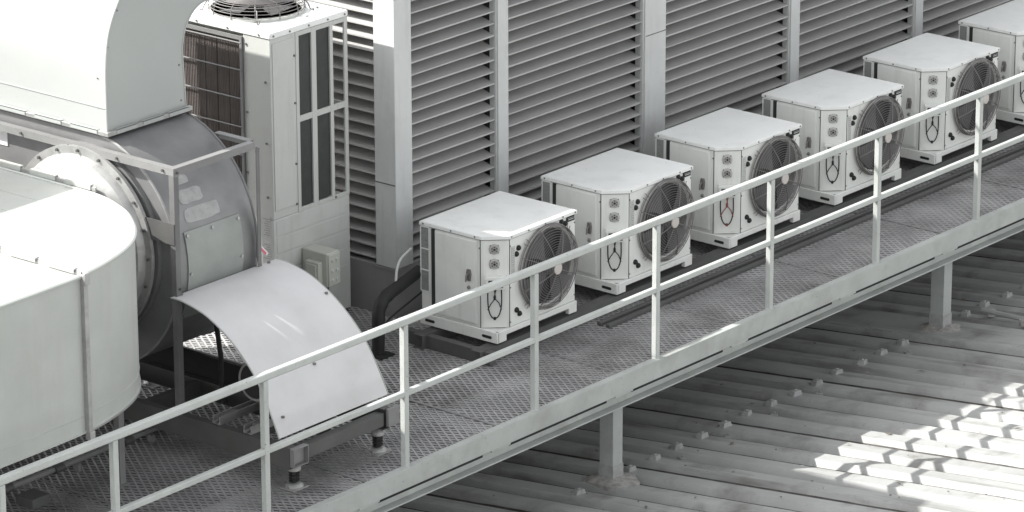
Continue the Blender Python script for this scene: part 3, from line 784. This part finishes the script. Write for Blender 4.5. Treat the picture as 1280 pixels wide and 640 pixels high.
for x, y in ((.61, .318), (1.44, .318), (.58, 2.4), (1.42, 2.4), (.58, 4.2), (1.42, 4.2)):
    mb = MB(); mb.box(x-.075, x+.075, y-.065, y+.065, .002, .012)
    mb.lathe([(.062, .012), (.062, .020), (.048, .034), (.040, .038), (0, .038)], (x, y, 0), 'z', 24)
    iso = mb.build('spring_isolator', 'galvlight', K, bevel=.001)
    mb = MB(); mb.tube([(x+.030*cos(a), y+.030*sin(a), .040+.085*a/(2*pi*4)) for a in (i*2*pi*4/72 for i in range(73))], .0075, 6); mb.build('spring', 'black', iso)
    mb = MB(); mb.lathe([(.042, .125), (.046, .130), (.046, .150), (.038, .158), (.022, .169), (0, .169)], (x, y, 0), 'z', 24); mb.build('cap', 'galvlight', iso)
    mb = MB(); mb.cyl((x, y, .03), (x, y, .135), .012, 8); mb.build('rod', 'bolt', iso)
    mb = MB()
    for dx in (-.055, .055): mb.lathe([(.010, .012), (.010, .022), (0, .024)], (x+dx, y, 0), 'z', 6)
    mb.each('anchor_bolt', 'bolt', iso)
# motor under the cover
T = thing('drive_motor', (1.05, .78, .38), 'dark electric motor with pulley half hidden beneath the curved cover', 'motor')
mb = MB(); mb.lathe([(.05, 1.42), (.14, 1.40), (.15, 1.30), (.15, .98), (.13, .95), (.03, .94), (.03, .84)], (0, .80, .56), 'x', 32); mb.box(.98, 1.36, .68, .92, .378, .43); mb.build('motor_body', 'steel', T)
mb = MB(); mb.lathe([(.02, .78), (.13, .78), (.135, .79), (.115, .805), (.135, .82), (.135, .83), (.02, .84)], (0, .82, .575), 'x', 36); mb.build('pulley', 'shroud', T)
mb = MB(); mb.lathe([(.118, .774), (.134, .774), (.134, .779), (.118, .779)], (0, .82, .575), 'x', 36, closed=True); mb.build('pulley_rim', 'galvlight', T)
# cables near motor
mb = MB(); mb.tube([(1.0, 1.45, 1.0), (.98, 1.35, .85), (.95, 1.28, .6), (.93, 1.26, .4), (.90, 1.2, .3)], .018, 8)
tag(mb.build('power_cable', 'black'), 'black cable hanging behind the near edge of the curved cover', 'cable')

# curved cover
Cv = thing('curved_cover', (1.0, .76, .38), 'curved pale sheet metal cover arching down beside the guard rail', 'cover')
prof = [(1.262, 1.152), (1.17, 1.150), (1.07, 1.132), (.97, 1.105), (.885, 1.068), (.79, 1.015), (.70, .950), (.62, .880), (.54, .795), (.48, .715), (.43, .630), (.385, .540), (.345, .455), (.315, .385)]
def spl(P, m=4):
    out = []
    for i in range(len(P)-1):
        p0 = P[max(i-1, 0)]; p1 = P[i]; p2 = P[i+1]; p3 = P[min(i+2, len(P)-1)]
        for k in range(m):
            t_ = k/m; out.append(tuple(.5*(2*p1[j]+(p2[j]-p0[j])*t_+(2*p0[j]-5*p1[j]+4*p2[j]-p3[j])*t_**2+(3*p1[j]-p0[j]-3*p2[j]+p3[j])*t_**3) for j in range(2)))
    out.append(P[-1]); return out
ps = spl(prof)
mb = MB(); mb.sheet(ps, 'x', .470, 1.50, .005)
# slight flare: the lower edge is a little wider than the upper one
mb.v = [(v[0]+(.05*(1.15-v[2])/.77 if v[0] > 1 else 0), v[1], v[2]) for v in mb.v]
mb.build('cover_sheet', 'cover', Cv)
for xx in (.4705, 1.4995):
    mb = MB(); mb.tube([(xx+(.05*(1.15-q[1])/.77 if xx > 1 else 0), q[0], q[1]-.002) for q in ps], .0055, 6); mb.build('rolled_edge', 'hood', Cv)
mb = MB()
for x, i in ((.55, 1), (1.4, 1), (1.47, 20), (1.42, 34), (1.0, 36), (.56, 46)):
    q = ps[i]; mb.lathe([(.012, 0), (.012, .012), (0, .016)], (x, q[0]-.004, q[1]-.002), 'z', 8)
mb.each('bolt', 'bolt', Cv)
mb = MB(); mb.tube([(1.30, 1.262, 1.16), (1.30, 1.26, 1.21), (1.33, 1.26, 1.215)], .008, 6); mb.build('hook', 'galvlight', Cv)
# warning tag hanging from the frame post
mb = MB(); mb.prism([(1.325, 1.30), (1.345, 1.31), (1.45, 1.20), (1.43, 1.185)], 'y', 1.29, 1.293)
tg = mb.build('warning_tag', 'white'); tag(tg, 'small white and red tag at the top corner of the curved cover', 'tag')
mb = MB(); mb.prism([(1.348, 1.265), (1.36, 1.277), (1.43, 1.207), (1.418, 1.195)], 'y', 1.287, 1.2895)
st = mb.build('red_stripe', 'red'); st.parent = tg

# ------------------------------------------------------------------ discharge hood (gooseneck)
D = thing('discharge_hood', (1.0, 2.0, 2.12), 'tall white gooseneck duct rising from the fan at the top left', 'duct')
HY0, HY1 = 1.905, 4.2
outer = spl([(.575, 2.14), (.575, 2.40), (.581, 2.611), (.618, 2.821), (.722, 3.017), (.88, 3.20), (1.10, 3.36), (1.30, 3.43), (1.48, 3.46), (1.62, 3.42), (1.76, 3.32)], 4)
inner = spl([(1.325, 2.14), (1.310, 2.40), (1.305, 2.55), (1.338, 2.69), (1.43, 2.80), (1.56, 2.84), (1.74, 2.80)], 4)
mb = MB(); poly = outer+inner[::-1]
n = len(poly); 
v = [(p[0], HY0, p[1]) for p in poly]+[(p[0], HY1, p[1]) for p in poly]
mb.add(v, [(i, (i+1) % n, n+(i+1) % n, n+i) for i in range(n)])
# cheeks as quad strips
no, ni = len(outer), len(inner)
import itertools
def lerp_path(P, m):
    L_ = [0]
    for a, b in zip(P[:-1], P[1:]): L_.append(L_[-1]+math.dist(a, b))
    out = []
    for k in range(m+1):
        t_ = L_[-1]*k/m; i = 0
        while i < len(L_)-2 and L_[i+1] < t_: i += 1
        u = (t_-L_[i])/(L_[i+1]-L_[i]); out.append((P[i][0]+(P[i+1][0]-P[i][0])*u, P[i][1]+(P[i+1][1]-P[i][1])*u))
    return out
mb = MB(); m_ = 36; oo = lerp_path(outer, m_); ii = lerp_path(inner, m_)
v = []
for y in (HY0, HY1):
    v += [(p[0], y, p[1]) for p in oo]+[(p[0], y, p[1]) for p in ii]
k_ = m_+1; f = []
for i in range(m_):
    f.append((i, i+1, k_+i+1, k_+i)); f.append((2*k_+i, 3*k_+i, 3*k_+i+1, 2*k_+i+1))
    f.append((i, 2*k_+i, 2*k_+i+1, i+1)); f.append((k_+i, k_+i+1, 3*k_+i+1, 3*k_+i))
f.append((m_, 2*k_+m_, 3*k_+m_, k_+m_)); f.append((0, k_, 3*k_, 2*k_))
mb.add(v, f); mb.build('hood_sheet', 'hood', D)
mb = MB(); mb.tube([(p[0]-.002, HY0-.001, p[1]) for p in outer], .007, 6); mb.tube([(p[0], HY0-.001, p[1]) for p in inner], .006, 6); mb.build('edge_seam', 'hood', D)
mb = MB(); mb.box(.545, 1.355, HY0-.032, HY0-.001, 2.118, 2.148); mb.box(.545, .574, HY0-.001, 4.1, 2.118, 2.148); fl = mb.build('flange', 'galvlight', D, bevel=.002)
mb = MB(); mb.box(.548, 1.352, HY0-.030, HY0, 2.113, 2.1175); mb.box(.548, .575, HY0, 4.1, 2.113, 2.1175); mb.build('gasket', 'dark', D)
for k in range(3):
    x = .63+k*.25; mb = MB(); mb.box(x, x+.19, HY0-.0365, HY0-.0325, 2.125, 2.154); mb.box(x, x+.19, HY0-.0365, HY0-.012, 2.1485, 2.1535); mb.build('cleat', 'hood', fl)
for k in range(6):
    y = 1.97+k*.34; mb = MB(); mb.box(.5405, .5445, y, y+.25, 2.125, 2.154); mb.box(.5405, .565, y, y+.25, 2.1485, 2.1535); mb.build('cleat', 'hood', fl)
mb = MB()
for z in (2.3, 2.5): mb.cyl((.575, 1.98, z), (.570, 1.98, z), .006, 6)
for x, z in ((.60, 2.72), (.70, 2.95), (1.28, 2.2), (1.27, 2.45)): mb.cyl((x, HY0, z), (x, HY0-.005, z), .007, 6)
mb.each('rivet', 'bolt', D)
mb = MB(); mb.box(.569, .573, HY0+.01, 4.1, 2.30, 2.306); mb.build('cross_seam', 'duct', D)
# vertical pipes behind the hood
for i, (x, y) in enumerate(((1.62, 2.16), (1.70, 2.17))):
    mb = MB(); mb.tube([(x-.18, y-.02, 1.6), (x-.18, y-.02, 3.6)], .014+.004*i, 8)
    o = mb.build('drain_pipe', 'white'); tag(o, ('thin white vertical pipe tight against the back of the hood', 'slightly thicker white vertical pipe beside the brown coil of the tall unit')[i], 'pipe')

# ------------------------------------------------------------------ intake duct
I = thing('intake_duct', (-.8, 1.8, .77), 'big pale rectangular intake duct with rounded end at the lower left', 'duct')
Z0, Z1 = .765, 1.80
cv = spl([(-4.6, .62), (-3.0, .63), (-1.65, .645), (-1.2, .652), (-.92, .668), (-.577, .740), (-.27, .862), (-.047, 1.03), (.164, 1.29), (.271, 1.506), (.335, 1.72), (.350, 2.0), (.352, 2.7), (.352, 3.4), (.352, 3.6)], 5)
cv = [(min(p[0], .352)-(.03 if p[0] > -.9 else 0), p[1]) for p in cv]
mb = MB(); mb.prism(cv+[(-4.6, 3.6)], 'z', Z0, Z1); mb.build('duct_body', 'duct', I)
def rimtube(z, r, name, m='duct'):
    mb = MB(); mb.tube([(p[0], p[1], z) for p in cv], r, 6); mb.build(name, m, I)
rimtube(Z1-.002, .014, 'top_rim'); rimtube(Z0+.11, .0035, 'side_seam'); rimtube(Z0+.002, .010, 'bottom_rim')
mb = MB(); mb.sheet([(p[0]*1., p[1]-.012) for p in cv if p[0] > -.9 and p[1] < 2.], 'z', Z0-.012, Z0-.004, .006); mb.build('bottom_trim', 'galvlight', I)
# standing flange at the seam
sx = -.92
mb = MB()
mb.box(sx-.018, sx+.018, .632, .668, Z0-.05, Z1+.014); mb.build('side_flange', 'galvlight', I, bevel=.003)
mb = MB(); mb.box(sx-.006, sx+.006, .668, 3.6, Z1, Z1+.028); mb.build('top_flange', 'galvlight', I)
for k in range(8):
    y = .72+k*.34; mb = MB(); mb.box(sx-.019, sx+.019, y, y+.24, Z1+.0285, Z1+.040); mb.box(sx-.019, sx-.0145, y, y+.24, Z1+.008, Z1+.0285); mb.build('cleat', 'duct', I, bevel=.002)
mb = MB(); mb.box(.340, .352, 1.80, 3.6, Z1+.001, Z1+.034); mb.build('end_flange', 'galvlight', I)
for k in range(5):
    y = 1.84+k*.33; mb = MB(); mb.box(.334, .366, y, y+.24, Z1+.0345, Z1+.046); mb.box(.334, .3395, y, y+.24, Z1+.008, Z1+.0345); mb.build('cleat', 'duct', I, bevel=.002)
mb = MB()
for k in range(11): mb.cyl((sx+.03, .664, Z0+.08+k*.09), (sx+.03, .655, Z0+.08+k*.09), .008, 6)
mb.each('rivet', 'bolt', I)
mb = MB(); mb.box(sx-.022, sx+.024, .618, .640, Z1-.05, Z1+.028); mb.box(sx-.022, sx+.024, .618, .640, Z0-.055, Z0+.01); mb.each('corner_clamp', 'galvlight', I, bevel=.004)
# folded ridge seams across the top
for x in (-.30, -.02):
    mb = MB(); mb.box(x, x+.008, 1.05+.3*(x+.3), 3.5, Z1-.001, Z1+.003); mb.build('top_seam', 'duct', I)
SK = thing('shade_block', (-1.6, 4.4, 0), 'unseen sheet metal block added to shade the intake duct, left of the picture', 'duct')  # added out of view to shade the back of the duct top
mb = MB(); mb.box(-2.4, -.86, 3.70, 5.0, .01, 3.5); mb.build('shade_block_body', 'hood', SK, bevel=.006)
mb = MB(); mb.box(-2.43, -.83, 3.67, 5.03, 3.5, 3.54); mb.build('flange', 'galvlight', SK)
# support posts
for i, (x, y, lab) in enumerate(((-.065, 1.247, 'grey steel prop post under the rounded end of the intake duct'), (-2.6, 1.247, 'grey steel prop post under the intake duct, far from the fan'), (-.065, 3.2, 'grey steel prop post under the back of the intake duct'))):
    mb = MB(); mb.box(x-.024, x-.018, y-.024, y+.024, .003, Z0-.002); mb.box(x-.018, x+.024, y-.024, y-.018, .003, Z0-.002); mb.box(x-.05, x+.05, y-.05, y+.05, .001, .008)
    tag(mb.build('duct_prop', 'frame'), lab, 'post')
# low pipe with brackets under the duct
Lp = thing('low_pipe', (-.2, 1.66, .08), 'thin grey pipe on small brackets under the intake duct', 'pipe')
mb = MB(); mb.tube([(-3.5, 1.60, .07), (.9, 1.66, .07)], .020, 10); mb.build('pipe', 'frame', Lp)
mb = MB()
for x in (-2., -.72, -.25, .4): mb.lathe([(.028, x-.04), (.028, x+.04)], (0, 1.635, .07), 'x', 10)
mb.each('coupling', 'steel', Lp)
for x in (-1.3, -.08, .62):
    mb = MB(); mb.box(x-.012, x+.012, 1.61, 1.66, .002, .052); mb.build('bracket', 'frame', Lp)
mb = MB(); mb.box(-.76, -.60, 1.36, 1.52, .002, .07); tag(mb.build('deck_block', 'steel', bevel=.006), 'dark rubber block on the mesh deck under the intake duct', 'block')

# ------------------------------------------------------------------ camera
cd = bpy.data.cameras.new('camera'); cam = bpy.data.objects.new('camera', cd); COL.objects.link(cam)
ff, pitch, roll, yaw = 5427.14, .3260754, -.00277667, .69245978
fw = Vector((cos(pitch)*cos(yaw), cos(pitch)*sin(yaw), -sin(pitch)))
r_ = Vector((sin(yaw), -cos(yaw), 0)); u_ = r_.cross(fw)
r2 = r_*cos(roll)+u_*sin(roll); u2 = -r_*sin(roll)+u_*cos(roll)
mt = Matrix((r2, u2, -fw)).transposed().to_4x4(); mt.translation = Vector((-18.891028, -17.720045, 10.571213))
cam.matrix_world = mt
cd.sensor_width = 36; cd.sensor_fit = 'HORIZONTAL'; cd.lens = ff/1280*36; cd.clip_start = .5; cd.clip_end = 2000
S.camera = cam

# ------------------------------------------------------------------ light
SA, SBb = .69, .98
sd = Vector((SA, -SBb, -1)).normalized()
sun = bpy.data.lights.new('sun', 'SUN'); sun.energy = 3.6; sun.angle = R(.53); sun.color = (1, .975, .94)
so = bpy.data.objects.new('sun', sun); COL.objects.link(so); so.rotation_euler = sd.to_track_quat('-Z', 'Y').to_euler(); so.location = (-10, 14, 20)
w = bpy.data.worlds.new('World'); S.world = w; w.use_nodes = True
nt = w.node_tree; bg = nt.nodes['Background']
sky = nt.nodes.new('ShaderNodeTexSky'); sky.sky_type = 'NISHITA'; sky.sun_disc = False
sky.sun_elevation = math.asin(-sd.z); sky.sun_rotation = math.atan2(-sd.x, -sd.y)
sky.air_density = 1.0; sky.dust_density = 2.0
hs = nt.nodes.new('ShaderNodeHueSaturation'); hs.inputs['Saturation'].default_value = .10
nt.links.new(sky.outputs[0], hs.inputs['Color']); nt.links.new(hs.outputs[0], bg.inputs['Color'])
bg.inputs['Strength'].default_value = .15
S.view_settings.view_transform = 'Standard'; S.view_settings.look = 'None'; S.view_settings.gamma = 1
S.view_settings.exposure = 1.32
